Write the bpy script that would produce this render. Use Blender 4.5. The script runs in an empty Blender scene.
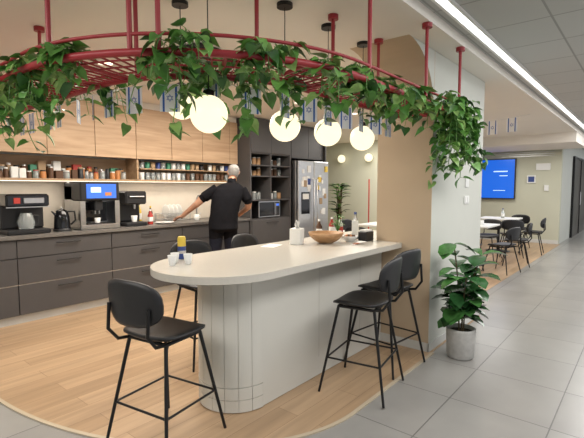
import bpy, math, random
from mathutils import Vector, Matrix
random.seed(7)
S=bpy.context.scene
COL=S.collection
pi=math.pi
# ------------------------------------------------------------------ materials
def mat(name,col,rough=.5,metal=0,emit=0,ecol=None,noise=0,nscale=8,spec=.5,trans=0,bump=0,coat=0):
    m=bpy.data.materials.new(name); m.use_nodes=True
    nt=m.node_tree; b=nt.nodes['Principled BSDF']
    b.inputs['Base Color'].default_value=(*col,1); b.inputs['Roughness'].default_value=rough
    b.inputs['Metallic'].default_value=metal; b.inputs['Specular IOR Level'].default_value=spec
    b.inputs['Transmission Weight'].default_value=trans
    b.inputs['Coat Weight'].default_value=coat
    if emit:
        b.inputs['Emission Color'].default_value=(*(ecol or col),1); b.inputs['Emission Strength'].default_value=emit
    if noise or bump:
        tc=nt.nodes.new('ShaderNodeTexCoord'); n=nt.nodes.new('ShaderNodeTexNoise')
        n.inputs['Scale'].default_value=nscale; n.inputs['Detail'].default_value=4
        nt.links.new(tc.outputs['Object'],n.inputs['Vector'])
        if noise:
            r=nt.nodes.new('ShaderNodeValToRGB')
            r.color_ramp.elements[0].position=.3; r.color_ramp.elements[1].position=.7
            r.color_ramp.elements[0].color=(*[c*(1-noise) for c in col],1)
            r.color_ramp.elements[1].color=(*[min(1,c*(1+noise)) for c in col],1)
            nt.links.new(n.outputs['Fac'],r.inputs['Fac']); nt.links.new(r.outputs['Color'],b.inputs['Base Color'])
        if bump:
            bp=nt.nodes.new('ShaderNodeBump'); bp.inputs['Strength'].default_value=bump; bp.inputs['Distance'].default_value=.01
            nt.links.new(n.outputs['Fac'],bp.inputs['Height']); nt.links.new(bp.outputs['Normal'],b.inputs['Normal'])
    return m
def brickmat(name,c1,c2,mortar,bw,rh,ms,off=.5,rough=.4,grain=None,loc=(0,0,0),rot=(0,0,0),bumpy=.2,spec=.5,cloud=0):
    m=bpy.data.materials.new(name); m.use_nodes=True
    nt=m.node_tree; b=nt.nodes['Principled BSDF']; L=nt.links.new
    tc=nt.nodes.new('ShaderNodeTexCoord'); mp=nt.nodes.new('ShaderNodeMapping')
    mp.inputs['Location'].default_value=loc; mp.inputs['Rotation'].default_value=rot
    br=nt.nodes.new('ShaderNodeTexBrick'); br.offset=off; br.squash=1
    L(tc.outputs['Object'],mp.inputs['Vector']); L(mp.outputs['Vector'],br.inputs['Vector'])
    br.inputs['Scale'].default_value=1; br.inputs['Brick Width'].default_value=bw; br.inputs['Row Height'].default_value=rh
    br.inputs['Mortar Size'].default_value=ms; br.inputs['Mortar Smooth'].default_value=.1; br.inputs['Bias'].default_value=0
    br.inputs['Color1'].default_value=(*c1,1); br.inputs['Color2'].default_value=(*c2,1); br.inputs['Mortar'].default_value=(*mortar,1)
    out=br.outputs['Color']
    def ov(out,vec,fac,lo,hi):
        n=nt.nodes.new('ShaderNodeTexNoise'); n.inputs['Scale'].default_value=1; n.inputs['Detail'].default_value=5
        m2=nt.nodes.new('ShaderNodeMapping'); m2.inputs['Scale'].default_value=vec
        L(mp.outputs['Vector'],m2.inputs['Vector']); L(m2.outputs['Vector'],n.inputs['Vector'])
        r=nt.nodes.new('ShaderNodeValToRGB'); r.color_ramp.elements[0].position=.3; r.color_ramp.elements[1].position=.7
        r.color_ramp.elements[0].color=(lo,lo,lo,1); r.color_ramp.elements[1].color=(hi,hi,hi,1)
        L(n.outputs['Fac'],r.inputs['Fac'])
        mx=nt.nodes.new('ShaderNodeMixRGB'); mx.blend_type='MULTIPLY'; mx.inputs[0].default_value=fac
        L(out,mx.inputs[1]); L(r.outputs['Color'],mx.inputs[2]); return mx.outputs[0]
    if grain: out=ov(out,grain,.8,.72,1.08)
    if cloud: out=ov(out,(2.5,2.5,2.5),cloud,.8,1.05)
    L(out,b.inputs['Base Color'])
    b.inputs['Roughness'].default_value=rough; b.inputs['Specular IOR Level'].default_value=spec
    bp=nt.nodes.new('ShaderNodeBump'); bp.invert=True; bp.inputs['Strength'].default_value=bumpy; bp.inputs['Distance'].default_value=.003
    L(br.outputs['Fac'],bp.inputs['Height']); L(bp.outputs['Normal'],b.inputs['Normal'])
    return m
def woodmat(name,c1,c2,stretch=(1.2,14,14),rough=.5):
    m=bpy.data.materials.new(name); m.use_nodes=True
    nt=m.node_tree; b=nt.nodes['Principled BSDF']; L=nt.links.new
    tc=nt.nodes.new('ShaderNodeTexCoord'); mp=nt.nodes.new('ShaderNodeMapping'); mp.inputs['Scale'].default_value=stretch
    n=nt.nodes.new('ShaderNodeTexNoise'); n.inputs['Scale'].default_value=1.4; n.inputs['Detail'].default_value=6; n.inputs['Distortion'].default_value=.6
    r=nt.nodes.new('ShaderNodeValToRGB'); r.color_ramp.elements[0].position=.32; r.color_ramp.elements[1].position=.68
    r.color_ramp.elements[0].color=(*c1,1); r.color_ramp.elements[1].color=(*c2,1)
    L(tc.outputs['Object'],mp.inputs['Vector']); L(mp.outputs['Vector'],n.inputs['Vector']); L(n.outputs['Fac'],r.inputs['Fac']); L(r.outputs['Color'],b.inputs['Base Color'])
    b.inputs['Roughness'].default_value=rough
    return m
M={}
M['wallw']=mat('wall_paint_white',(.60,.61,.56),.7,noise=.02,nscale=3)
M['walll']=mat('wall_paint_sage',(.54,.54,.43),.7,noise=.02,nscale=3)
M['beige']=mat('column_beige',(.53,.41,.285),.6,noise=.03,nscale=3)
M['ceil']=mat('ceiling_plaster',(.82,.77,.70),.8,noise=.01,nscale=3)
M['ctile']=brickmat('ceiling_tiles',(.50,.50,.49),(.53,.53,.52),(.33,.33,.32),.6,.6,.008,off=0,rough=.9,bumpy=.3)
M['ftile']=brickmat('floor_tiles',(.30,.29,.275),(.34,.33,.31),(.15,.145,.14),.6,.6,.004,off=0,rough=.28,bumpy=.3,loc=(.1,.2,0),cloud=.6)
M['fwood']=brickmat('floor_planks',(.42,.28,.165),(.53,.365,.225),(.25,.155,.085),1.25,.165,.0015,off=.37,rough=.38,grain=(1.2,16,1),bumpy=.1)
M['oak']=woodmat('oak_veneer',(.42,.275,.165),(.56,.39,.25))
M['oakd']=woodmat('oak_shelf',(.36,.23,.13),(.48,.33,.2))
M['dark']=mat('cabinet_charcoal',(.074,.070,.071),.5,noise=.05,nscale=5)
M['darkc']=mat('counter_grey',(.15,.14,.13),.35,noise=.12,nscale=30)
M['black']=mat('black_plastic',(.012,.012,.014),.45)
M['blackm']=mat('black_metal',(.010,.010,.011),.35,metal=.3)
M['gloss']=mat('black_gloss',(.008,.008,.01),.08)
M['steel']=mat('brushed_steel',(.55,.55,.56),.28,metal=1,noise=.05,nscale=20)
M['stone']=mat('quartz_top',(.60,.57,.51),.22,noise=.02,nscale=60)
M['penin']=mat('peninsula_panel',(.63,.62,.57),.5,noise=.015,nscale=4)
M['ptile']=mat('tile_cream',(.64,.63,.58),.25)
M['grout']=mat('grout',(.5,.49,.45),.9)
M['splash']=mat('backsplash',(.60,.54,.46),.4,noise=.05,nscale=6)
M['red']=mat('red_metal',(.32,.022,.030),.4)
M['g1']=mat('leaf_a',(.070,.20,.035),.38,noise=.3,nscale=20)
M['g2']=mat('leaf_b',(.12,.29,.055),.38,noise=.25,nscale=20)
M['g3']=mat('leaf_c',(.032,.11,.022),.38,noise=.3,nscale=20)
M['g4']=mat('leaf_d',(.25,.42,.12),.4,noise=.25,nscale=20)
M['gd']=mat('rubber_leaf',(.026,.095,.028),.22,noise=.35,nscale=14)
M['gd2']=mat('rubber_leaf_b',(.06,.18,.045),.25,noise=.3,nscale=14)
M['stem']=mat('stem',(.10,.07,.03),.8)
M['pot']=mat('pot_concrete',(.50,.49,.47),.75,noise=.1,nscale=25,bump=.2)
M['soil']=mat('soil',(.03,.02,.012),1,noise=.4,nscale=60)
M['white']=mat('white_plastic',(.78,.78,.76),.4)
M['paper']=mat('paper',(.82,.82,.80),.8)
M['flagw']=mat('flag_cloth',(.93,.94,.96),.9)
M['blue']=mat('flag_blue',(.04,.14,.50),.8)
M['globe']=mat('opal_glass',(.2,.18,.14),.3,emit=1.3,ecol=(1,.88,.60))
M['led']=mat('led_diffuser',(1,1,1),.4,emit=3,ecol=(.93,.97,1))
M['ledw']=mat('led_warm',(1,.9,.75),.4,emit=2,ecol=(1,.86,.68))
M['screen']=mat('tv_screen',(.01,.05,.2),.2,emit=1.2,ecol=(.008,.10,.55))
M['screenl']=mat('tv_text',(.6,.8,1),.3,emit=.7,ecol=(.45,.7,1))
M['cscreen']=mat('machine_screen',(.02,.08,.3),.2,emit=1.0,ecol=(.06,.16,.75))
M['glass']=mat('clear_glass',(.75,.8,.8),.08,spec=.6,trans=.7)
M['skin']=mat('skin',(.46,.25,.165),.5,noise=.06,nscale=20)
M['hair']=mat('grey_hair',(.27,.26,.25),.8,noise=.3,nscale=90,bump=.5)
M['shirt']=mat('black_tshirt',(.008,.008,.010),.95,noise=.2,nscale=15,spec=.1)
M['pants']=mat('dark_trousers',(.016,.018,.030),.9,noise=.2,nscale=15,spec=.15)
M['shoe']=mat('shoe_leather',(.02,.015,.012),.5)
M['wbowl']=woodmat('bowl_wood',(.36,.19,.08),(.55,.33,.17),(8,8,20))
M['redp']=mat('red_label',(.40,.035,.025),.5)
M['yel']=mat('yellow_label',(.70,.50,.06),.4)
M['org']=mat('orange_label',(.50,.20,.06),.5)
M['brn']=mat('coffee_brown',(.10,.045,.02),.6)
M['tan']=mat('packet_tan',(.38,.26,.15),.6)
M['dblue']=mat('dark_blue_label',(.03,.06,.22),.5)
M['teal']=mat('green_label',(.05,.22,.13),.5)
M['doorg']=mat('dark_door',(.06,.05,.045),.3)
M['skirt']=mat('baseboard_paint',(.62,.62,.59),.5)
M['strip']=mat('floor_trim',(.50,.42,.31),.5)
# ------------------------------------------------------------------ builder
class B:
    def __init__(s,name,loc=(0,0,0),rz=0):
        s.n=name; s.v=[]; s.f=[]; s.m=[]; s.sm=[]; s.mats=[]; s.loc=loc; s.rz=rz
    def mi(s,k):
        if k not in s.mats: s.mats.append(k)
        return s.mats.index(k)
    def add(s,vs,fs,k,smooth=False):
        o=len(s.v); s.v+= [tuple(v) for v in vs]; i=s.mi(k)
        for f in fs: s.f.append([o+a for a in f]); s.m.append(i); s.sm.append(smooth)
    def box(s,x0,x1,y0,y1,z0,z1,k,rz=0,bev=0):
        cx,cy=(x0+x1)/2,(y0+y1)/2
        if bev>0:
            b=bev
            P=[(x0+b,y0),(x1-b,y0),(x1,y0+b),(x1,y1-b),(x1-b,y1),(x0+b,y1),(x0,y1-b),(x0,y0+b)]
            Q=[(x0+b,y0+b),(x1-b,y0+b),(x1-b,y0+b),(x1-b,y1-b),(x1-b,y1-b),(x0+b,y1-b),(x0+b,y1-b),(x0+b,y0+b)]
            vs=[(*q,z0) for q in Q]+[(*p,z0+b) for p in P]+[(*p,z1-b) for p in P]+[(*q,z1) for q in Q]
            fs=[]
            for l in range(3):
                for i in range(8):
                    j=(i+1)%8; fs.append([l*8+i,l*8+j,(l+1)*8+j,(l+1)*8+i])
            fs.append([0,6,4,2]); fs.append([24,26,28,30])
        else:
            vs=[(x0,y0,z0),(x1,y0,z0),(x1,y1,z0),(x0,y1,z0),(x0,y0,z1),(x1,y0,z1),(x1,y1,z1),(x0,y1,z1)]
            fs=[[0,3,2,1],[4,5,6,7],[0,1,5,4],[1,2,6,5],[2,3,7,6],[3,0,4,7]]
        if rz:
            c,n=math.cos(rz),math.sin(rz)
            vs=[(cx+(v[0]-cx)*c-(v[1]-cy)*n, cy+(v[0]-cx)*n+(v[1]-cy)*c, v[2]) for v in vs]
        s.add(vs,fs,k)
    def prism(s,poly,z0,z1,k,kside=None):
        n=len(poly); vs=[(*p,z0) for p in poly]+[(*p,z1) for p in poly]
        s.add(vs,[list(range(n))[::-1],list(range(n,2*n))],k)
        s.add(vs,[[i,(i+1)%n,n+(i+1)%n,n+i] for i in range(n)],kside or k)
    def tube(s,pts,r,k,n=10,closed=False,cap=True):
        pts=[Vector(p) for p in pts]; N=len(pts)
        rs=r if isinstance(r,(list,tuple)) else [r]*N
        vs=[]; prev=None
        for i,p in enumerate(pts):
            if closed: t=(pts[(i+1)%N]-pts[i-1]).normalized()
            else:
                a=pts[max(0,i-1)]; b=pts[min(N-1,i+1)]; t=(b-a).normalized()
            if prev is None:
                u=t.cross(Vector((0,0,1)))
                if u.length<.1: u=t.cross(Vector((1,0,0)))
            else: u=prev-t*prev.dot(t)
            u.normalize(); prev=u; w=t.cross(u)
            rr=rs[i]
            ru,rw=(rr if isinstance(rr,tuple) else (rr,rr))
            for j in range(n):
                a=2*pi*j/n; vs.append(p+u*math.cos(a)*ru+w*math.sin(a)*rw)
        fs=[]
        for i in range(N if closed else N-1):
            for j in range(n):
                i2=(i+1)%N; fs.append([i*n+j,i*n+(j+1)%n,i2*n+(j+1)%n,i2*n+j])
        s.add(vs,fs,k,True)
        if cap and not closed:
            s.add(vs[:n],[list(range(n))[::-1]],k); s.add(vs[-n:],[list(range(n))],k)
    def lathe(s,prof,c,k,n=24,smooth=True,sx=1,sy=1):
        vs=[]
        for r,z in prof:
            for j in range(n):
                a=2*pi*j/n; vs.append((c[0]+r*math.cos(a)*sx,c[1]+r*math.sin(a)*sy,c[2]+z))
        fs=[]
        for i in range(len(prof)-1):
            for j in range(n): fs.append([i*n+j,i*n+(j+1)%n,(i+1)*n+(j+1)%n,(i+1)*n+j])
        s.add(vs,fs,k,smooth)
        if prof[0][0]>1e-4: s.add(vs[:n],[list(range(n))[::-1]],k)
        if prof[-1][0]>1e-4: s.add(vs[-n:],[list(range(n))],k)
    def ball(s,c,r,k,n=20,m=12):
        if not isinstance(r,tuple): r=(r,r,r)
        s.lathe([(max(1e-5,math.sin(pi*i/m)),-math.cos(pi*i/m)*r[2]) for i in range(m+1)],c,k,n,True,r[0],r[1])
    def shell(s,fn,th,k,a,b,e=2.6,rings=6,n=28):
        top=[];bot=[]
        for q in range(rings+1):
            f=q/rings
            for j in range(n):
                t=2*pi*j/n; c,ss=math.cos(t),math.sin(t)
                u=a*f*math.copysign(abs(c)**(2/e),c); w=b*f*math.copysign(abs(ss)**(2/e),ss)
                p,nn=fn(u,w); h=th/2*(1 if f<.99 else .45)
                top.append(Vector(p)+Vector(nn)*h); bot.append(Vector(p)-Vector(nn)*h)
        T=len(top); fs=[]
        for q in range(rings):
            for j in range(n):
                j2=(j+1)%n
                fs.append([q*n+j,(q+1)*n+j,(q+1)*n+j2,q*n+j2]); fs.append([T+q*n+j,T+q*n+j2,T+(q+1)*n+j2,T+(q+1)*n+j])
        for j in range(n):
            j2=(j+1)%n; fs.append([rings*n+j,T+rings*n+j,T+rings*n+j2,rings*n+j2])
        s.add(top+bot,fs,k,True)
    def leaf(s,p,d,up,L,W,k,kind=0,bend=.25,ymax=None):
        d=Vector(d).normalized(); up=Vector(up); sd=d.cross(up)
        if sd.length<.05: sd=d.cross(Vector((1,.3,.2)))
        sd.normalize(); nn=sd.cross(d); p=Vector(p)
        if kind==0: pr=[(0,0),(-.08,.34),(.15,.5),(.45,.44),(.75,.2),(1,0)]
        elif kind==1: pr=[(0,0),(.12,.16),(.35,.36),(.6,.5),(.85,.40),(1,0)]
        else: pr=[(0,0),(.15,.25),(.35,.42),(.6,.42),(.85,.2),(1,0)]
        def P(a,b): return p+d*L*a+sd*W*b+nn*(abs(b)*W*.35-bend*L*a*a)
        mid=[P(a,0) for a,b in pr]; l=[P(a,b) for a,b in pr[1:-1]]; r=[P(a,-b) for a,b in pr[1:-1]]
        vs=mid+l+r; n=len(mid); m=len(l)
        if ymax is not None and max(v.y for v in vs)>ymax: return
        fs=[[0,1,n],[0,n+m,1]]
        for i in range(m-1):
            fs.append([1+i,2+i,n+i+1,n+i]); fs.append([1+i,n+m+i,n+m+i+1,2+i])
        fs.append([m,m+1,n+m-1]); fs.append([m,n+2*m-1,m+1])
        s.add(vs,fs,k,True)
    def done(s,parent=None):
        me=bpy.data.meshes.new(s.n); me.from_pydata(s.v,[],s.f)
        for k in s.mats: me.materials.append(M[k])
        me.polygons.foreach_set('material_index',s.m); me.polygons.foreach_set('use_smooth',s.sm)
        me.update()
        o=bpy.data.objects.new(s.n,me); COL.objects.link(o)
        o.location=s.loc; o.rotation_euler=(0,0,s.rz)
        if parent: o.parent=parent
        return o
def arc(cx,cy,r,a0,a1,n=24,ry=None):
    ry=ry or r
    return [(cx+r*math.cos(a0+(a1-a0)*i/n),cy+ry*math.sin(a0+(a1-a0)*i/n)) for i in range(n+1)]
# ------------------------------------------------------------------ room shell
CZ=2.66
b=B('floor'); b.box(-3,24,-4,9,-.1,0,'ftile'); b.done()
b=B('floor_wood')
poly=[(5.0,1.41),(5.0,1.7),(12.6,1.7),(12.6,8.9),(.90,8.9)]+arc(2.3,3.6,1.4,pi,1.5*pi,40,2.19)
b.prism(poly,.0005,.006,'fwood'); b.done()
b=B('trim_floor')
o=arc(2.3,3.6,1.425,pi,1.5*pi,40,2.215); i_=arc(2.3,3.6,1.40,pi,1.5*pi,40,2.19)
b.prism([(.875,5.0)]+o+[(3.6,1.385),(3.6,1.41)]+i_[::-1]+[(.90,5.0)],.0005,.009,'strip'); b.done()
b=B('ceiling'); b.box(-3,24,-4,9,CZ,CZ+.1,'ctile'); b.done()
b=B('ceiling_soffit')
b.prism([(12.5,1.22),(12.5,8.9),(.74,8.9)]+arc(1.95,2.42,1.2,pi,1.5*pi),2.585,CZ-.001,'ceil')
b.done()
b=B('wall_back'); b.box(-3,7.15,5.62,5.78,0,2.584,'wallw'); b.box(7.0,7.15,5.785,8.8,0,2.584,'wallw'); b.done()
b=B('wall_lounge'); b.box(7.16,12.5,8.7,8.85,0,2.584,'walll'); b.box(9.5,9.65,3.2,8.69,0,2.584,'walll'); b.done()
b=B('wall_tv'); b.box(12.6,12.75,1.74,8.9,0,2.66,'walll')
b.done()
b=B('trim_1')
for z in [2.24,2.29,2.34]: b.box(12.59,12.599,1.9,5.5,z,z+.012,'steel')
b.done()
b=B('baseboard_tv'); b.box(12.58,12.599,1.74,8.6,.007,.1,'skirt'); b.done()
b=B('wall_corridor'); b.box(12.76,23,1.74,1.9,0,2.66,'wallw'); b.box(22.9,23,-4,1.73,0,2.66,'wallw'); b.done()
b=B('wall_left'); b.box(-3.1,-3,-4,5.6,0,2.66,'wallw'); b.done()
b=B('door_1'); b.box(14.6,17.6,1.70,1.735,0,2.25,'doorg'); b.box(14.5,14.6,1.68,1.735,0,2.32,'blackm'); b.box(16.0,16.08,1.68,1.7,0,2.25,'blackm'); b.box(14.6,17.6,1.68,1.735,2.25,2.32,'blackm')
b.tube([(15.85,1.66,.9),(15.85,1.66,1.3)],.015,'steel'); b.done()
b=B('ceiling_beam'); b.box(10.6,12.5,1.23,4.5,2.38,2.584,'ceil'); b.done()
b=B('wall_pier')
b.box(3.6,5.0,1.44,1.96,0,2.584,'wallw')
b.box(3.592,3.6,1.44,1.96,0.08,2.584,'beige')
R=.5; pts=[(3.592,2.584),(3.592-R,2.584)]+[(3.592-R+R*math.sin(t*pi/24),2.584-R+R*math.cos(t*pi/24)) for t in range(1,13)]
n=len(pts); vs=[(p[0],1.44,p[1]) for p in pts]+[(p[0],1.96,p[1]) for p in pts]
b.add(vs,[list(range(n)),list(range(n,2*n))[::-1]],'wallw'); b.add(vs,[[i,n+i,n+(i+1)%n,(i+1)%n] for i in range(n)],'beige')
b.done()
b=B('baseboard_pier'); b.box(3.58,3.591,1.43,1.96,.006,.08,'skirt'); b.box(3.58,5.0,1.425,1.439,.009,.08,'skirt'); b.done()
b=B('light_switch'); b.box(4.42,4.56,1.43,1.439,1.28,1.36,'white',bev=.002); b.box(4.44,4.48,1.426,1.43,1.295,1.345,'paper'); b.box(4.50,4.54,1.426,1.43,1.295,1.345,'paper'); b.box(4.44,4.54,1.43,1.439,1.45,1.56,'white'); b.done()
b=B('wall_sign'); b.box(12.57,12.598,2.3,2.5,1.55,1.75,'white'); b.box(12.565,12.57,2.33,2.47,1.58,1.72,'dblue'); b.box(12.57,12.598,2.0,2.1,1.35,1.5,'white'); b.box(12.57,12.598,1.98,2.3,1.88,2.05,'white'); b.done()
b=B('linear_ceiling_light'); b.box(-2.5,22,1.06,1.12,CZ-.012,CZ-.001,'led'); b.box(-2.5,22,1.04,1.06,CZ-.02,CZ-.001,'white'); b.box(-2.5,22,1.12,1.14,CZ-.02,CZ-.001,'white'); b.done()
# ------------------------------------------------------------------ kitchen run
b=B('base_cabinets')
FY=5.02
b.box(.2,4.93,FY+.02,5.6,.1,.90,'dark'); b.box(.2,4.93,FY+.05,5.6,.007,.1,'skirt')
xs=[.2,.56,1.57,2.59,3.62,4.93]
for a,c in zip(xs[:-1],xs[1:]):
    zs=[(.105,.42),(.43,.70),(.71,.895)]
    if a<.3: zs=[(.105,.895)]
    for z0,z1 in zs:
        b.box(a+.004,c-.004,FY-.002,FY+.02,z0,z1,'dark',bev=.002)
        if a>.3:
            m_=(a+c)/2; hz=z1-.055
            b.tube([(m_-.13,FY-.03,hz),(m_+.13,FY-.03,hz)],.007,'blackm',8)
            for q in(-.11,.11): b.tube([(m_+q,FY-.03,hz),(m_+q,FY,hz)],.005,'blackm',6)
    b.box(a,c,FY+.005,FY+.02,.42,.43,'steel')
b.done()
b=B('kitchen_countertop'); b.box(.2,4.93,FY-.03,5.6,.905,.945,'darkc',bev=.003); b.done()
b=B('wall_backsplash'); b.box(.2,4.93,5.6,5.619,.95,1.53,'splash'); b.done()
b=B('upper_cabinets')
b.box(.2,4.93,5.29,5.61,1.84,2.5,'oak')
x=.35; 
while x<4.9:
    x2=min(x+.55,4.925); b.box(x+.003,x2-.003,5.268,5.29,1.825,2.495,'oak',bev=.002); x=x2
b.box(.2,4.93,5.3,5.61,2.501,2.583,'ceil')
b.done()
b=B('wall_shelf')
b.box(.2,4.93,5.33,5.6,1.525,1.55,'oakd'); b.box(.2,4.93,5.59,5.615,1.551,1.82,'oakd')
for x in (1.35,3.12,4.9): b.box(x,x+.025,5.30,5.59,1.551,1.835,'oakd')
b.box(3.2,4.9,5.33,5.6,1.69,1.705,'oakd')
b.box(.3,4.85,5.45,5.47,1.517,1.525,'ledw')
b.done()
def jar(b,x,y,z,r,h,body,lid):
    b.lathe([(r,0),(r,h*.8),(r*.8,h*.86)],(x,y,z),body,12); b.lathe([(r*.85,h*.86),(r*.85,h),(0.001,h)],(x,y,z),lid,12)
b=B('spice_jars')
for yy,hm in((5.40,.75),(5.51,1.1)):
  for xa,xb in((1.40,3.08),(.3,1.3)):
    x=xa+random.uniform(0,.02)
    while x<xb:
        if random.random()<.35:
            w=random.uniform(.03,.055); h=random.uniform(.12,.20)*hm
            if x+2*w>xb: break
            b.box(x,x+2*w,yy-.03,yy+.03,1.551,1.551+h,random.choice(['tan','brn','paper','teal','org','black','tan','dblue','redp']),rz=random.uniform(-.1,.1),bev=.004)
            x+=2*w+.012
        else:
            r=random.uniform(.024,.040); h=random.uniform(.10,.19)*hm
            if x+2*r>xb: break
            jar(b,x+r,yy+random.uniform(-.01,.01),1.551,r,h,random.choice(['brn','glass','tan','glass','black','wbowl','brn','glass','org']),random.choice(['black','steel','redp','black','white','tan'])); x+=2*r+random.uniform(.006,.02)
b.done()
b=B('drinking_glasses'); x=3.25
while x<4.8:
    for yy in(5.40,5.50):
        b.lathe([(.028,0),(.034,.1),(.031,.1),(.026,.006)],(x,yy,1.551),random.choice(['glass','glass','white','brn']),14)
        if random.random()<.75: b.lathe([(.03,0),(.036,.09),(.03,.09)],(x,yy,1.706),random.choice(['white','glass','teal','dblue','black','tan']),14)
    x+=.085
b.done()
CT=.946
b=B('coffee_brewer',(1.72,5.26,CT))
b.box(-.21,.21,-.19,.19,0,.05,'black',bev=.01); b.box(-.21,.21,.0,.19,.05,.42,'black',bev=.015); b.box(-.21,.21,-.18,.19,.29,.43,'gloss',bev=.02)
b.lathe([(.07,0),(.085,.07),(.06,.15),(.05,.17)],(0,-.09,.055),'glass',18); b.box(-.14,-.08,-.188,-.18,.33,.39,'redp'); b.tube([(.07,-.1,.08),(.12,-.1,.1),(.12,-.1,.19),(.06,-.1,.20)],.008,'black',8)
b.box(-.05,.15,-.2,-.18,.33,.39,'steel',bev=.005); b.box(-.21,.21,-.193,-.18,.285,.295,'steel')
b.done()
b=B('electric_kettle',(2.10,5.20,CT))
b.lathe([(.095,0),(.095,.02),(.088,.03)],(0,0,0),'black'); b.lathe([(.088,.03),(.08,.16),(.06,.23),(.055,.235),(.02,.25),(.001,.252)],(0,0,0),'gloss')
b.tube([(.05,-.02,.22),(.12,-.05,.22),(.13,-.05,.12),(.085,-.03,.07)],.011,'black',8); b.tube([(-.05,0,.17),(-.11,0,.23)],[.02,.008],'gloss',8); b.ball((0,0,.26),.013,'steel'); b.done()
b=B('espresso_machine',(2.49,5.25,CT))
b.box(-.24,.24,-.2,.24,0,.06,'steel',bev=.01); b.box(-.24,.24,.02,.24,.06,.52,'steel',bev=.01); b.box(-.24,.24,-.2,.24,.34,.565,'black',bev=.015)
b.box(-.17,.19,-.208,-.2,.37,.54,'cscreen'); b.box(-.12,.0,-.211,-.208,.44,.50,'screenl'); b.box(.05,.13,-.211,-.208,.40,.44,'org'); b.box(-.24,-.18,-.19,.02,.06,.34,'steel'); b.box(.18,.24,-.19,.02,.06,.34,'steel')
b.box(-.05,.05,-.15,.0,.22,.34,'black',bev=.01); b.tube([(-.025,-.1,.22),(-.025,-.1,.18)],.008,'steel',8); b.tube([(.025,-.1,.22),(.025,-.1,.18)],.008,'steel',8)
b.lathe([(.026,0),(.036,.07),(.03,.07)],(0,-.1,.062),'white',16); b.box(-.17,.17,.0,.021,.08,.32,'gloss'); b.box(-.15,.15,-.18,-.02,.06,.07,'black'); b.done()
b=B('capsule_coffee_machine',(2.98,5.25,CT))
b.box(-.15,.15,-.17,.2,0,.05,'black',bev=.01); b.box(-.15,.15,.02,.2,.05,.36,'black',bev=.015); b.box(-.15,.15,-.16,.2,.28,.45,'black',bev=.02); b.tube([(-.1,-.17,.38),(.1,-.17,.38)],.01,'steel'); b.tube([(0,-.1,.28),(0,-.1,.22)],.015,'steel'); b.lathe([(.03,0),(.04,.08),(.034,.08)],(0,-.09,.052),'white',14); b.done()
def bottle(n,x,y,z,r,h,body,cap):
    b=B(n,(x,y,z)); b.lathe([(r*.95,0),(r,.01),(r,h*.62),(r*.4,h*.8),(r*.35,h*.93)],(0,0,0),body,16); b.lathe([(r*.42,h*.9),(r*.42,h),(.001,h)],(0,0,0),cap,12); b.lathe([(r*1.02,h*.2),(r*1.02,h*.5)],(0,0,0),'paper' if body!='white' else 'redp',16); b.done()
bottle('ketchup_bottle',3.24,5.2,CT,.035,.2,'redp','white'); bottle('sauce_bottle',3.32,5.32,CT,.03,.24,'brn','yel'); bottle('dish_soap_bottle',3.40,5.45,CT,.035,.22,'white','white'); bottle('oil_bottle',3.22,5.45,CT,.035,.28,'yel','black')
for i,(x,k) in enumerate(((1.36,'white'),(1.26,'dblue'),(1.14,'white'),(4.05,'white'),(4.45,'teal'),(4.56,'white'))):
    b=B('coffee_mug',(x,5.25,CT)); b.lathe([(.032,0),(.040,.01),(.042,.09),(.037,.09),(.035,.012),(.001,.01)],(0,0,0),k,18); b.tube([(.04,0,.07),(.065,0,.065),(.068,0,.04),(.04,0,.025)],.006,k,8); b.done()
b=B('tea_box',(4.70,5.4,CT)); b.box(-.09,.09,-.06,.06,0,.10,'wbowl',bev=.003); b.box(-.08,.08,-.063,-.06,.02,.08,'teal'); b.done()
b=B('dish_rack',(3.74,5.40,CT))
for z in(.03,.12): b.tube([(-.2,-.15,z),(.2,-.15,z),(.2,.15,z),(-.2,.15,z)],.005,'steel',6,closed=True)
for i in range(9):
    x=-.18+i*.045; b.tube([(x,-.15,.03),(x,-.15,.12)],.003,'steel',5); b.tube([(x,.15,.03),(x,.15,.12)],.003,'steel',5); b.tube([(x,-.15,.03),(x,.15,.03)],.003,'steel',5)
for sx in(-.2,.2):
    for sy in(-.15,.15): b.tube([(sx,sy,0),(sx,sy,.12)],.006,'steel',6)
for i in range(4):
    x=-.14+i*.07; b.shell(lambda u,w,x=x:((x+.02,u,.15+w),(1,0,.0)),.008,'white',.1,.1,2)
b.done()
b=B('kitchen_faucet',(4.25,5.5,CT)); b.lathe([(.03,0),(.025,.03)],(0,0,0),'steel'); b.tube([(0,0,.02),(0,0,.3)]+[(0,-.08+.08*math.cos(a*pi/8),.3+.08*math.sin(a*pi/8)) for a in range(1,9)]+[(0,-.16,.25)],.012,'steel'); b.tube([(.02,0,.06),(.08,0,.09)],.007,'steel'); b.done()
b=B('white_plate',(3.42,5.14,CT)); b.lathe([(.05,0),(.09,.006),(.13,.022),(.125,.024),(.06,.008),(.001,.008)],(0,0,0),'white',28); b.done()
b=B('tall_cabinet')
X0,X1=4.94,5.97; Y0=5.0
b.box(X0,X0+.03,Y0,5.6,.007,2.58,'dark'); b.box(X1-.03,X1,Y0,5.6,.007,2.58,'dark'); b.box(X0+.03,X1-.03,5.58,5.6,.007,2.58,'dark')
for z in (.1,.9,1.22,1.62,1.80,2.0): b.box(X0+.03,X1-.03,Y0+.01,5.58,z,z+.02,'dark')
b.box(X0+.03,X1-.03,Y0-.01,Y0+.01,.12,.50,'dark',bev=.002); b.box(X0+.03,X1-.03,Y0-.01,Y0+.01,.505,.9,'dark',bev=.002)
b.box(X0+.03,5.45,Y0-.01,Y0+.01,2.02,2.57,'dark',bev=.002); b.box(5.455,X1-.03,Y0-.01,Y0+.01,2.02,2.57,'dark',bev=.002)
b.box(5.43,5.45,Y0,5.58,1.24,2.0,'dark')
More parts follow.
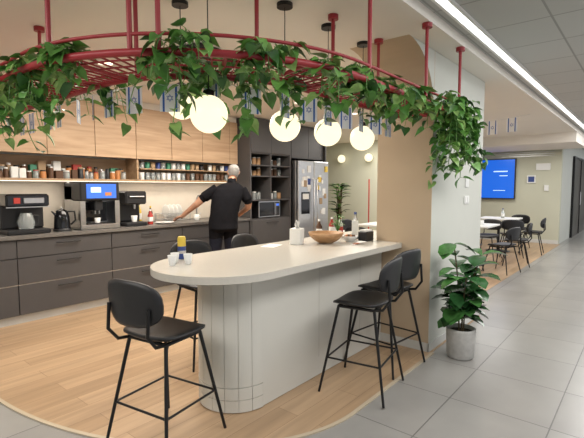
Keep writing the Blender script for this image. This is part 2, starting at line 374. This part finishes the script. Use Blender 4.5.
b.box(X0+.03,X1-.03,Y0,5.58,.02,.1,'dark')
for z in(.45,.85): b.tube([(5.3,Y0-.035,z),(5.6,Y0-.035,z)],.007,'blackm')
b.done()
b=B('storage_jars')
for z in(1.242,1.642,1.822):
    x=5.02
    while x<5.88:
        if not(5.37<x<5.5): jar(b,x,5.2,z,.04,random.uniform(.1,.15),random.choice(['white','brn','glass','wbowl','steel']),random.choice(['black','white']))
        x+=.105
b.done()
b=B('microwave_oven',(5.46,5.25,.921)); b.box(-.27,.27,-.2,.2,.012,.29,'steel',bev=.006); b.box(-.25,.12,-.206,-.2,.03,.27,'gloss'); b.box(.14,.25,-.206,-.2,.03,.27,'black'); b.tube([(.125,-.225,.05),(.125,-.225,.25)],.008,'steel')
b.box(.16,.23,-.208,-.206,.2,.24,'cscreen')
for sx in(-.24,.24): b.box(sx-.015,sx+.015,-.18,.18,0,.012,'black')
b.done()
b=B('refrigerator',(6.48,5.20,.007))
b.box(-.47,.47,-.28,.38,.04,1.92,'steel',bev=.006); b.box(-.47,-.005,-.34,-.285,.06,1.92,'steel',bev=.012); b.box(.005,.47,-.34,-.285,.06,1.92,'steel',bev=.012)
b.box(-.46,.46,-.27,.36,0,.05,'black')
for sx in(-.05,.05): b.tube([(sx,-.34,.5),(sx,-.385,.53),(sx,-.385,1.57),(sx,-.34,1.6)],.011,'steel')
b.box(-.38,-.14,-.346,-.34,.95,1.35,'gloss'); b.box(-.35,-.17,-.35,-.346,1.22,1.32,'white')
for i in range(26):
    px=random.choice([random.uniform(-.42,-.15),random.uniform(.1,.38)]); pz=random.uniform(.9,1.82)
    if px<0 and pz<1.4: pz=random.uniform(1.42,1.8)
    w=random.uniform(.04,.10); e=.344+i*.0006; b.box(px-w/2,px+w/2,-e,-.34,pz-w*.7,pz+w*.7,random.choice(['paper','paper','paper','yel','tan','dblue','white','white']))
b.done()
b=B('fridge_top_cabinet'); b.box(5.98,6.965,5.02,5.6,1.97,2.57,'dark'); b.box(5.985,6.485,5.0,5.02,1.975,2.565,'dark',bev=.002); b.box(6.49,6.96,5.0,5.02,1.975,2.565,'dark',bev=.002); b.done()
b=B('fridge_side_panel'); b.box(6.97,6.995,4.95,5.6,.007,2.57,'dark'); b.done()
# ------------------------------------------------------------------ peninsula
b=B('kitchen_peninsula')
cx,cy=1.98,2.15; r=.25
poly=[(3.585,1.9),(3.585,2.4)]+arc(cx,cy,r,.5*pi,1.5*pi,24)
b.prism(poly,.01,.905,'penin')
b.box(3.6,4.4,1.975,2.4,.01,.905,'penin')
b.box(2.6,2.603,1.8985,1.9,.15,.9,'grout'); b.box(3.2,3.203,1.8985,1.9,.15,.9,'grout')
N=9
for i in range(N):
    a0=.5*pi+pi*i/N+.006; a1=.5*pi+pi*(i+1)/N-.006
    o_=arc(cx,cy,r+.006,a0,a1,5); ii=arc(cx,cy,r-.01,a0,a1,5)
    b.prism(o_+ii[::-1],.175,.903,'penin')
    for z0,z1 in((.012,.09),(.094,.17)):
        b.prism(arc(cx,cy,r+.008,a0,a1,5)+ii[::-1],z0,z1,'ptile')
b.done()
b=B('peninsula_countertop')
poly=[(3.585,1.70),(3.585,1.975),(4.4,1.975),(4.4,2.6)]+arc(1.86,2.15,.45,.5*pi,1.5*pi,40)
b.prism(poly,.906,.95,'stone'); 
o=b.done()
md=o.modifiers.new('bev','BEVEL'); md.width=.006; md.segments=2; md.limit_method='ANGLE'
# ------------------------------------------------------------------ stools
def stool(name,x,y,rz,h=.63,foot=True,w=.205,bo=0,bh=.11):
    b=B(name,(x,y,.007),rz)
    b.shell(lambda u,v:((u,v,h+ .018*((u/.2)**2)+ (.03*((-v-.1)/.1)**2 if v<-.1 else 0) - (.02*((v-.12)/.08)**2 if v>.12 else 0)),(0,0,1)),.03,'black',w,.2,2.8)
    bz=h+.215
    b.shell(lambda u,v:((u,-.24-bo-.10*v+1.3*u*u,bz+v),(0,1,.1)),.026,'black',w,bh,2.7)
    sp=.235 if foot else .22
    legs=[]
    for sx in(-1,1):
        for sy in(-1,1):
            t=Vector((sx*.14,sy*.13,h-.02)); g=Vector((sx*sp,sy*sp,0)); legs.append((t,g)); b.tube([t,g],[.011,.009],'blackm',8)
        b.tube([(sx*.14,-.10,h-.025),(sx*.145,-.19-bo*.7,h-.01),(sx*.15,-.24-bo,h+.06),(sx*.15,-.23-bo,h+.2)],.010,'blackm',8)
        b.tube([(sx*.14,-.13,h-.022),(sx*.14,.13,h-.022)],.011,'blackm',8)
    for sy in(-1,1): b.tube([(-.14,sy*.13,h-.022),(.14,sy*.13,h-.022)],.011,'blackm',8)
    if foot:
        f=.60; P=[t.lerp(g,f) for t,g in legs]
        for i,j in((0,1),(1,3),(3,2),(2,0)): b.tube([P[i],P[j]],.007,'blackm',8)
    return b.done()
stool('bar_stool',1.38,2.09,math.radians(-80),bo=.02,bh=.125)
stool('bar_stool',2.66,1.55,math.radians(10),bh=.12)
stool('bar_stool',3.15,1.63,math.radians(-6),bh=.12)
stool('bar_stool',2.28,2.88,math.radians(172),bh=.13)
stool('bar_stool',2.98,2.88,math.radians(186),bh=.13)
# ------------------------------------------------------------------ items on peninsula
T=.9505
b=B('soda_can',(1.79,2.49,T)); b.lathe([(.022,0),(.028,.008),(.028,.09)],(0,0,0),'dblue',18); b.lathe([(.028,.09),(.028,.145),(.022,.158),(.001,.154)],(0,0,0),'yel',18); b.lathe([(.0285,.04),(.0285,.06)],(0,0,0),'steel',18); b.done()
for x,y in((1.60,2.33),(1.67,2.40),(1.70,2.30)):
    b=B('paper_cup',(x,y,T)); b.lathe([(.020,0),(.029,.065),(.026,.065),(.018,.004),(.001,.004)],(0,0,0),'white',18); b.done()
b=B('wooden_bowl',(3.14,2.22,T)); b.lathe([(.06,0),(.10,.02),(.145,.06),(.16,.095),(.152,.095),(.135,.06),(.09,.028),(.001,.02)],(0,0,0),'wbowl',32)
b.done()
b=B('tissue_box',(2.90,2.36,T)); b.box(-.05,.05,-.05,.05,0,.14,'paper',bev=.004,rz=.3); 
b.add([(-.03,-.01,.14),(.03,.012,.14),(.045,0,.19),(.01,.02,.215),(-.035,-.01,.18)],[[0,1,2,3,4]],'paper'); b.add([(-.01,-.03,.14),(.012,.03,.14),(.02,.04,.18),(-.005,-.01,.205),(-.02,-.035,.17)],[[0,1,2,3,4]],'paper'); b.done()
b=B('snack_bowl',(3.38,2.12,T)); b.lathe([(.04,0),(.065,.03),(.075,.05),(.068,.05),(.03,.012),(.001,.012)],(0,0,0),'white',24)
for i in range(22):
    a=random.uniform(0,6.28); q=random.uniform(0,.045); b.ball((q*math.cos(a),q*math.sin(a),.04+random.uniform(0,.012)),.013,random.choice(['brn','org','wbowl']),8,5)
b.done()
b=B('napkin_dispenser',(3.50,2.02,T)); b.box(-.07,.07,-.045,.045,0,.09,'black',bev=.008); b.box(-.05,.05,-.035,.035,.09,.105,'paper'); b.done()
b=B('menu_card_holder',(3.60,2.20,T)); b.box(-.06,.06,-.03,.03,0,.015,'black'); b.box(-.055,.055,-.003,.003,.015,.17,'paper'); b.done()
b=B('sugar_packets',(3.22,1.95,T)); 
for i in range(7): b.box(-.06+i*.018,-.02+i*.018,-.03+random.uniform(-.02,.02),.02,.003*i,.003*i+.004,random.choice(['paper','redp','tan']),rz=random.uniform(-.6,.6))
b.done()
b=B('paper_sheet',(2.68,2.46,T)); b.box(-.09,.09,-.06,.06,0,.002,'paper',rz=.3); b.done()
bottle('salt_shaker',3.33,2.40,T,.022,.09,'glass','steel'); bottle('pepper_shaker',3.38,2.32,T,.020,.085,'brn','steel'); bottle('juice_bottle',3.42,2.50,T,.03,.18,'brn','white'); bottle('water_bottle',3.85,2.35,T,.035,.24,'glass','dblue')
bottle('sauce_bottle',3.72,2.45,T,.028,.19,'white','redp'); bottle('ketchup_bottle',3.64,2.50,T,.03,.19,'redp','white')
b=B('potted_herb',(3.52,2.35,T)); b.lathe([(.03,0),(.042,.07),(.035,.07),(.001,.06)],(0,0,0),'white',20)
for i in range(30):
    a=random.uniform(0,6.28); p=(math.cos(a)*.03,math.sin(a)*.03,random.uniform(.09,.2)); b.tube([(0,0,.06),p],.002,'g1',4); b.leaf(p,(math.cos(a),math.sin(a),.5),(0,0,1),.05,.032,random.choice(['g1','g2']),2)
b.done()
# ------------------------------------------------------------------ rack
RZ=2.05; RCX,RCY,RO=2.1,2.5,1.25; RI=.83
def path(r,X1,ytop,z):
    cx,cy=RCX,RCY; Y=cy-r
    k=int((X1-cx)/.1)
    P=[(X1-(X1-cx)*i/k,Y) for i in range(k)]
    P+=arc(cx,cy,r,1.5*pi,pi,22); n=int((ytop-cy)/.1)
    P+=[(cx-r,cy+(ytop-cy)*i/n) for i in range(1,n+1)]
    return [(p[0],p[1],z) for p in P]
b=B('hanging_plant_rack')
b.tube(path(RO,3.78,4.6,RZ),.018,'red',10); b.tube(path(RI,3.56,4.6,RZ),.018,'red',10)
b.tube(path(RO,3.78,4.6,RZ+.08),.009,'red',8)
b.tube([(3.78,1.25,RZ),(3.60,1.43,RZ)],.014,'red')
for q in(.25,.5,.75):
    b.tube(path(RO-.42*q,3.6 if q<.4 else 3.57,4.6,RZ),.005,'red',6)
for i in range(30):
    X=3.55-i*.05
    b.tube([(X,1.25,RZ),(X,1.67,RZ)],.005 if i%6 else .011,'red',6)
for i in range(30):
    a=1.5*pi-pi/2*i/29; b.tube([(RCX+RO*math.cos(a),RCY+RO*math.sin(a),RZ),(RCX+RI*math.cos(a),RCY+RI*math.sin(a),RZ)],.005 if i%6 else .011,'red',6)
for i in range(30):
    y=RCY+.05+i*.07; b.tube([(RCX-RO,y,RZ),(RCX-RI,y,RZ)],.005 if i%6 else .011,'red',6)
def oc(r,d): return (RCX+r*math.cos(math.radians(d)),RCY+r*math.sin(math.radians(d)))
rods=[(3.65,1.25),(2.97,1.25),(2.18,1.25),oc(RO,213),oc(RO,219),oc(RO,192),oc(RI,247),(2.43,1.67),(3.05,1.67),oc(RI,200),(RCX-RI,3.4),(RCX-RO,3.5)]
for i,(x,y) in enumerate(rods):
    b.tube([(x,y,RZ),(x,y,2.584)],.012,'red',10); b.lathe([(.035,-.03),(.035,0)],(x,y,2.584),'red',16)
b.done()
# ------------------------------------------------------------------ vines
def vine_cluster(name,centers):
    b=B(name)
    for (x,y,spread,k,dr) in centers:
        for i in range(k):
            px=x+random.gauss(0,spread); py=y+random.gauss(0,.07)
            if py<1.17: py=1.17+random.random()*.05
            pz=RZ+random.uniform(-.01,.11)
            L=dr*random.uniform(.35,1)
            pts=[]; vx=random.uniform(-.45,.45); vy=random.uniform(-.2,.2)
            n=max(4,int(L/.042))
            for q in range(n+1):
                t=q/n; pts.append((px+vx*t*L+random.uniform(-.008,.008),py+vy*t*L,pz+.05*math.sin(t*3)-L*t))
            b.tube(pts,.0025,'g2',4,cap=False)
            for q,p in enumerate(pts):
                for w in range(2 if q%2==0 else 1):
                    a=random.uniform(0,2*pi); d=(math.cos(a),math.sin(a),random.uniform(-1.1,.2))
                    S_=random.uniform(.055,.092)
                    st=Vector(p)+Vector(d).normalized()*.03
                    b.tube([p,st],.0015,'g2',3,cap=False)
                    b.leaf(st,d,(random.uniform(-.5,.5),random.uniform(-.5,.5),1),S_,S_*random.uniform(.75,.95),random.choice(['g1','g1','g2','g2','g3','g4']),0,random.uniform(.1,.4))
    return b.done()
vine_cluster('hanging_ivy',[(3.58,1.25,.08,17,.50),(3.74,1.26,.04,11,.66),(3.38,1.25,.08,7,.2)])
vine_cluster('hanging_ivy',[(3.02,1.28,.09,10,.14),(2.62,1.28,.10,10,.15),(2.8,1.60,.12,5,.18),(3.25,1.6,.06,3,.16)])
vine_cluster('hanging_ivy',[(2.18,1.28,.08,9,.15),(2.02,1.62,.06,5,.34),(2.40,1.62,.06,4,.20),(1.85,1.32,.08,8,.18),(1.68,1.74,.05,6,.40)])
vine_cluster('hanging_ivy',[(1.50,1.44,.06,8,.18),(1.20,1.66,.05,9,.22),(1.38,1.98,.04,5,.34),(1.55,1.85,.04,5,.34)])
vine_cluster('hanging_ivy',[(.93,2.15,.03,8,.2),(.87,2.55,.04,9,.36),(.87,2.9,.05,9,.42),(1.27,2.5,.04,4,.26),(1.27,3.0,.05,5,.28),(.86,3.3,.05,6,.4)])
# ------------------------------------------------------------------ bunting
b=B('flag_bunting')
FP=path(.80,3.5,4.0,RZ-.035)
b.tube(FP,.002,'white',4)
def flag(b,x,y,tx,ty,z,w=.11,h=.15):
    t=Vector((tx,ty,0)).normalized(); nn=Vector((-t.y,t.x,0))
    def q(u0,u1,z0,z1,k,o):
        for sg in((1,-1) if o else (1,)):
            c=Vector((x,y,0))+nn*o*sg
            vs=[c+t*u0+Vector((0,0,z0)),c+t*u1+Vector((0,0,z0)),c+t*u1+Vector((0,0,z1)),c+t*u0+Vector((0,0,z1))]
            b.add(vs,[[0,1,2,3]],k)
    q(-w/2,w/2,z-h,z,'flagw',0)
    s0,s1=w*.14,w*.24
    q(-w/2+s0,-w/2+s1,z-h,z,'blue',.001); q(w/2-s1,w/2-s0,z-h,z,'blue',.001)
    for sg in(.0015,-.0015):
        c=Vector((x,y,z-h/2))+nn*sg; s_=w*.19
        for ph in(pi/2,-pi/2):
            o_=[c+t*math.cos(ph+2*pi*i/3)*s_+Vector((0,0,math.sin(ph+2*pi*i/3)*s_)) for i in range(3)]
            i2=[c+(v-c)*.78 for v in o_]
            b.add(o_+i2,[[0,1,4,3],[1,2,5,4],[2,0,3,5]],'blue')
acc=0; 
for i in range(1,len(FP)):
    d=(Vector(FP[i])-Vector(FP[i-1])); acc+=d.length
    if acc>.20:
        acc=0; p=Vector(FP[i]); a=random.uniform(-.9,.3); d=Vector((d.x*math.cos(a)-d.y*math.sin(a),d.x*math.sin(a)+d.y*math.cos(a),0))
        flag(b,p.x,p.y,d.x,d.y,RZ-.035)
b.done()
b=B('flag_bunting'); b.tube([(7.6,1.5,2.58),(7.6,2.0,2.53),(7.6,2.6,2.55),(7.6,3.1,2.58)],.003,'white',4)
for y,z in((1.76,2.55),(2.05,2.53),(2.32,2.535),(2.6,2.55)): flag(b,7.6,y,.2,1,z,.17,.22)
b.done()
# ------------------------------------------------------------------ pendants
for X,Y,Z in((1.48,1.80,1.83),(2.09,1.80,1.835),(2.56,1.80,1.84),(3.04,1.8,1.84),(1.66,2.28,1.97)):
    b=B('globe_pendant_lamp',(X,Y,Z)); b.ball((0,0,0),.098,'globe',28,18); b.lathe([(.03,.09),(.03,.12),(.008,.13)],(0,0,0),'blackm',16); b.tube([(0,0,.12),(0,0,2.584-Z)],.003,'black',6); b.lathe([(.05,2.56-Z),(.05,2.584-Z)],(0,0,0),'blackm',20); b.done()
for x,y in((3.2,3.7),(4.6,3.7),(2.0,3.9),(5.8,3.6)):
    b=B('recessed_downlight',(x,y,2.58)); b.lathe([(.09,0),(.09,.004)],(0,0,0),'white',24); b.lathe([(.07,-.002),(.07,0)],(0,0,0),'ledw',24); b.done()
b=B('ceiling_projector',(2.3,2.9,2.5)); b.box(-.13,.13,-.13,.13,0,.084,'black',bev=.01); b.done()
# ------------------------------------------------------------------ floor plant
px0,py0=3.68,1.19
b=B('potted_rubber_plant',(px0,py0,.001))
b.lathe([(.095,0),(.112,.02),(.120,.24),(.120,.255),(.108,.255),(.104,.22),(.001,.22)],(0,0,0),'pot',32); b.lathe([(.104,.221),(.001,.224)],(0,0,0),'soil',20)
for s_ in range(5):
    a=s_*1.3-2.6; L=[.5,.66,.42,.74,.36][s_]; pts=[(math.cos(a)*.02+math.cos(a)*t*t*.16,math.sin(a)*.02+(math.sin(a)*.10-.02)*t*t,.22+L*t) for t in [i/7 for i in range(8)]]
    b.tube(pts,.006,'stem',6)
    for i in range(2,8):
        for j in range(3):
            p=pts[i]; aa=i*2.4+j*pi*.67+s_; d=(math.cos(aa),math.sin(aa)*.8,random.uniform(-.1,.6)); S_=random.uniform(.15,.22)
            b.leaf(p,d,(0,0,1),S_,S_*.7,random.choice(['gd','gd','gd2']),1,random.uniform(.25,.55),ymax=1.42-py0)
b.done()
# ------------------------------------------------------------------ hall furniture
b=B('television'); b.box(12.5,12.56,2.76,4.66,1.13,2.2,'black'); b.box(12.495,12.5,2.785,4.64,1.155,2.175,'screen')
b.box(12.493,12.495,2.95,3.3,1.85,1.88,'screenl'); b.box(12.493,12.495,2.95,3.15,1.74,1.76,'screenl'); b.box(12.493,12.495,3.0,3.3,1.35,1.365,'screenl')
b.done()
def table(name,x,y,w,d):
    b=B(name,(x,y,.007)); b.box(-w/2,w/2,-d/2,d/2,.72,.75,'white',bev=.004); b.tube([(0,0,.02),(0,0,.72)],.03,'blackm'); b.lathe([(.25,0),(.25,.012),(.04,.03)],(0,0,0),'blackm',28); b.done()
table('cafe_table',8.3,2.55,.8,.8); table('cafe_table',10.4,2.6,.8,.8); table('cafe_table',7.3,3.8,.8,.8)
for x,y,a in((7.5,2.35,-85),(7.85,1.90,-15),(8.75,1.88,15),(9.15,2.5,85),(8.3,3.25,178),(9.75,2.2,-70),(10.5,1.95,5),(11.2,2.4,80),(7.4,4.55,170),(6.4,3.8,-80)):
    stool('dining_chair',x,y,math.radians(a),h=.46,foot=False,w=.22)
bottle('water_bottle',8.4,2.6,.758,.035,.24,'glass','dblue'); bottle('sauce_bottle',8.15,2.7,.758,.03,.18,'redp','white'); bottle('water_bottle',10.3,2.5,.758,.035,.22,'glass','dblue')
b=B('tissue_box',(8.25,2.4,.758)); b.box(-.1,.1,-.06,.06,0,.08,'paper',bev=.004); b.box(-.03,.03,-.01,.01,.08,.11,'white'); b.done()
b=B('lounge_plant',(8.6,5.7,.007)); b.lathe([(.14,0),(.18,.5),(.16,.5),(.001,.45)],(0,0,0),'white',24)
for i in range(50):
    a=random.uniform(0,6.28); z=random.uniform(.75,1.5); p=(math.cos(a)*.07,math.sin(a)*.07,z); b.tube([(0,0,.45),p],.006,'stem',4); b.leaf(p,(math.cos(a),math.sin(a),.6),(0,0,1),.22,.13,random.choice(['gd','g1','g2']),2,.4)
b.done()
for y in(6.15,5.36):
    b=B('wall_sconce',(9.40,y,2.17)); b.ball((-.03,0,0),.1,'globe',20,12); b.lathe([(.05,-.02),(.05,.02)],(.06,0,0),'blackm',16); b.tube([(0.05,0,0),(.1,0,0)],.015,'blackm'); b.done()
b=B('floor_banner_pole',(8.6,4.9,.007)); b.tube([(0,0,.02),(0,0,1.62)],.015,'redp'); b.lathe([(.15,0),(.15,.015),(.02,.03)],(0,0,0),'blackm'); b.done()
# ------------------------------------------------------------------ man
def build_man():
    P0=Vector((3.89,4.46,.007)); f=Vector((.45,.893,0)).normalized(); r=Vector((f.y,-f.x,0))
    def W(p): return P0+r*p[0]+f*p[1]+Vector((0,0,p[2]))
    t=B('tmp'); lab=[]
    def ring_loft(secs,n=28):
        vs=[]
        for (x,y,z,a,b_) in secs:
            for j in range(n):
                q=2*pi*j/n; c,s_=math.cos(q),math.sin(q)
                vs.append(W((x+a*math.copysign(abs(c)**.85,c),y+b_*math.copysign(abs(s_)**.85,s_),z)))
        fs=[[i*n+j,i*n+(j+1)%n,(i+1)*n+(j+1)%n,(i+1)*n+j] for i in range(len(secs)-1) for j in range(n)]
        fs+= [list(range(n))[::-1],list(range((len(secs)-1)*n,len(secs)*n))]
        t.add(vs,fs,'skin')
    def limb(pts,rs,labels):
        pts=[W(p) for p in pts]
        Q=[];RR=[];LL=[]
        for i in range(len(pts)-1):
            for k in range(6):
                u=k/6; Q.append(pts[i].lerp(pts[i+1],u)); RR.append(rs[i]*(1-u)+rs[i+1]*u); LL.append(labels[i])
        Q.append(pts[-1]);RR.append(rs[-1]);LL.append(labels[-1])
        t.tube(Q,RR,'skin',14)
        for q,rr,l in zip(Q,RR,LL): lab.append((q,rr,l))
    torso=[(0,-.01,.84,.16,.11),(0,-.01,.88,.20,.15),(.0,.01,.96,.198,.152),(.02,.02,1.08,.19,.15),(.045,.04,1.2,.20,.15),(.08,.06,1.32,.215,.145),(.11,.08,1.41,.215,.125),(.13,.095,1.465,.165,.09),(.145,.11,1.50,.095,.068)]
    ring_loft(torso)
    for (x,y,z,a,b_) in torso:
        for k in(-.6,0,.6): lab.append((W((x+k*a,y,z)),b_, 'shirt' if z>.86 else 'pants'))
    for z in (.93,1.02,1.14,1.26,1.37):
        for k in(-.6,0,.6): lab.append((W(((z-.95)*.24+k*.2,(z-.95)*.17,z)),.14,'shirt'))
    limb([(.145,.11,1.48),(.175,.16,1.56)],[.064,.057],['skin','skin'])
    limb([(-.055,.09,1.42),(-.20,.13,1.325),(-.255,.15,1.28),(-.32,.17,1.21),(-.45,.32,1.08),(-.49,.37,1.03)],[.07,.064,.058,.044,.032,.028],['shirt','shirt','skin','skin','skin','skin'])
    limb([(.285,.08,1.41),(.355,.05,1.29),(.375,.06,1.235),(.385,.09,1.16),(.33,.32,1.05),(.32,.36,1.03)],[.07,.064,.058,.044,.032,.028],['shirt','shirt','skin','skin','skin','skin'])
    limb([(-.055,.09,1.42),(-.23,.14,1.30)],[.075,.073],['shirt','shirt']); limb([(.285,.08,1.41),(.366,.055,1.26)],[.075,.073],['shirt','shirt'])
    for sx in(-1,1):
        limb([(sx*.095,0,.90),(sx*.11,.03,.50),(sx*.115,-.02,.10)],[.105,.075,.06],['pants','pants','pants'])
        limb([(sx*.115,-.06,.045),(sx*.12,.06,.04),(sx*.13,.19,.035)],[.042,.042,.034],['shoe','shoe','shoe'])
        limb([(sx*.115,-.02,.12),(sx*.115,-.03,.06)],[.045,.042],['shoe','shoe'])
    hc=(.205,.20,1.65)
    hd=[]
    for (dy,z,a,b_) in [(.02,-.115,.02,.02),(.015,-.105,.042,.052),(.01,-.07,.06,.078),(0,-.03,.071,.092),(-.005,.02,.077,.1),(-.008,.06,.074,.096),(-.008,.09,.057,.075),(-.008,.108,.033,.044),(-.008,.115,.008,.01)]:
        hd.append((hc[0],hc[1]+dy+.12*(-z)*.6,hc[2]+z,a,b_))
    ring_loft(hd)
    lab.append((W(hc),.09,'head')); lab.append((W((hc[0],hc[1],hc[2]+.05)),.09,'head')); lab.append((W((hc[0],hc[1]+.02,hc[2]-.06)),.07,'head'))
    limb([(hc[0],hc[1]+.105,hc[2]+.015),(hc[0],hc[1]+.135,hc[2]-.025)],[.010,.014],['skin','skin'])
    for sx in(-1,1):
        limb([(hc[0]+sx*.077,hc[1]+.005,hc[2]-.035),(hc[0]+sx*.085,hc[1]-.004,hc[2]+.0),(hc[0]+sx*.083,hc[1]-.008,hc[2]+.025)],[.009,.012,.010],['skin']*3)
    def hand(w,d,side,thumb,curl):
        w=Vector(w); d=Vector(d).normalized(); side=Vector(side); side=(side-d*side.dot(d)).normalized(); up=d.cross(side)
        if up.z<0: up=-up
        for k in(-.026,-.009,.009,.026):
            limb([w+side*k*.6,w+side*k+d*.05,w+side*k+d*.09],[.014,.014,.012],['skin']*3)
        for i,(k,L) in enumerate(((-.030,.062),(-.0105,.078),(.0105,.082),(.031,.072))):
            a=w+side*k*thumb+d*.088; p1=a+d*L*.42-up*curl*.2*L; p2=p1+d*L*.33-up*curl*.45*L; p3=p2+d*L*.22-up*curl*.5*L
            limb([a,p1,p2,p3],[.0092,.0088,.0082,.007],['skin']*4)
        a=w+side*.024*thumb+d*.02; limb([a,a+side*.03*thumb+d*.025-up*.01,a+side*.042*thumb+d*.055-up*.02],[.012,.0105,.008],['skin']*3)
    hand((-.49,.37,1.035),(-.6,.7,-.25),(1,.6,0),1,.4)
    hand((.32,.36,1.03),(-.3,1,-.2),(-1,-.2,0),1,.8)
    me=bpy.data.meshes.new('tmpm'); me.from_pydata(t.v,[],t.f); ob=bpy.data.objects.new('tmpo',me); COL.objects.link(ob)
    md=ob.modifiers.new('r','REMESH'); md.mode='VOXEL'; md.voxel_size=.0065
    md=ob.modifiers.new('s','SMOOTH'); md.iterations=4; md.factor=.5
    dg=bpy.context.evaluated_depsgraph_get(); nm=bpy.data.meshes.new_from_object(ob.evaluated_get(dg))
    bpy.data.objects.remove(ob)
    nm.name='standing_man'
    ks=['skin','hair','shirt','pants','shoe']
    nm.materials.clear()
    for k in ks: nm.materials.append(M[k])
    H=W(hc)
    idx=[]
    for p in nm.polygons:
        c=p.center; best=None;bd=9
        for q,rr,l in lab:
            d=(c-q).length-rr
            if d<bd: bd=d;best=l
        if best=='head':
            d=c-H; fy=d.dot(f); dz=d.z
            hair = (dz>.075) or (fy<.03 and dz>-.01) or (fy<-.02 and dz>-.075) or (fy<.06 and dz>.05)
            best='hair' if hair else 'skin'
        idx.append(ks.index(best))
    nm.polygons.foreach_set('material_index',idx); nm.polygons.foreach_set('use_smooth',[True]*len(idx))
    o=bpy.data.objects.new('standing_man',nm); COL.objects.link(o)
    e=B('eyes'); 
    for sx in(-1,1):
        e.ball(W((hc[0]+sx*.03,hc[1]+.088,hc[2]+.012)),.012,'white',12,8); e.ball(W((hc[0]+sx*.03,hc[1]+.097,hc[2]+.010)),.006,'black',10,6)
    e.tube([W((hc[0]-.025,hc[1]+.103,hc[2]-.062)),W((hc[0],hc[1]+.108,hc[2]-.060)),W((hc[0]+.025,hc[1]+.103,hc[2]-.062))],.005,'redp',8)
    eo=e.done(); eo.name='face_features'; eo.parent=o
build_man()
# ------------------------------------------------------------------ lights
def area(n,loc,sx,sy,e,col=(1,1,1),rot=(0,0,0)):
    l=bpy.data.lights.new(n,'AREA'); l.shape='RECTANGLE'; l.size=sx; l.size_y=sy; l.energy=e; l.color=col
    o=bpy.data.objects.new(n,l); o.location=loc; o.rotation_euler=rot; COL.objects.link(o); return o
area('ceiling_light_kitchen',(3.2,3.7,2.57),3.2,1.0,130,(1,.91,.79))
area('shelf_light',(2.55,5.40,1.515),4.4,.04,9,(1,.90,.76))
area('ceiling_light_corridor',(3.5,-.3,2.645),5,1.0,108,(1,.98,.95))
area('ceiling_light_hall',(9.5,.2,2.645),5,1.2,125,(1,.98,.95))
area('ceiling_light_lounge',(8.2,4.5,2.57),1.6,1.6,75,(1,.96,.9))
area('ceiling_light_tv',(11.0,2.9,2.37),1.0,1.0,28,(1,.97,.9))
area('ceiling_light_entry',(-.9,2.2,2.645),1.5,3,88,(1,.95,.89))
area('ceiling_light_end',(17,-.3,2.645),5,1.2,80,(.95,.98,1))
w=bpy.data.worlds.new('world'); S.world=w; w.use_nodes=True; w.node_tree.nodes['Background'].inputs[0].default_value=(.97,.98,1,1); w.node_tree.nodes['Background'].inputs[1].default_value=.85
# ------------------------------------------------------------------ camera
cd=bpy.data.cameras.new('camera'); cd.sensor_width=36; cd.lens=430/584*36; cd.clip_start=.05
co=bpy.data.objects.new('camera',cd); COL.objects.link(co); co.location=(0,0,1.45)
co.rotation_euler=(math.radians(90-4.26),0,math.radians(-50.2)); S.camera=co
S.view_settings.view_transform='Standard'
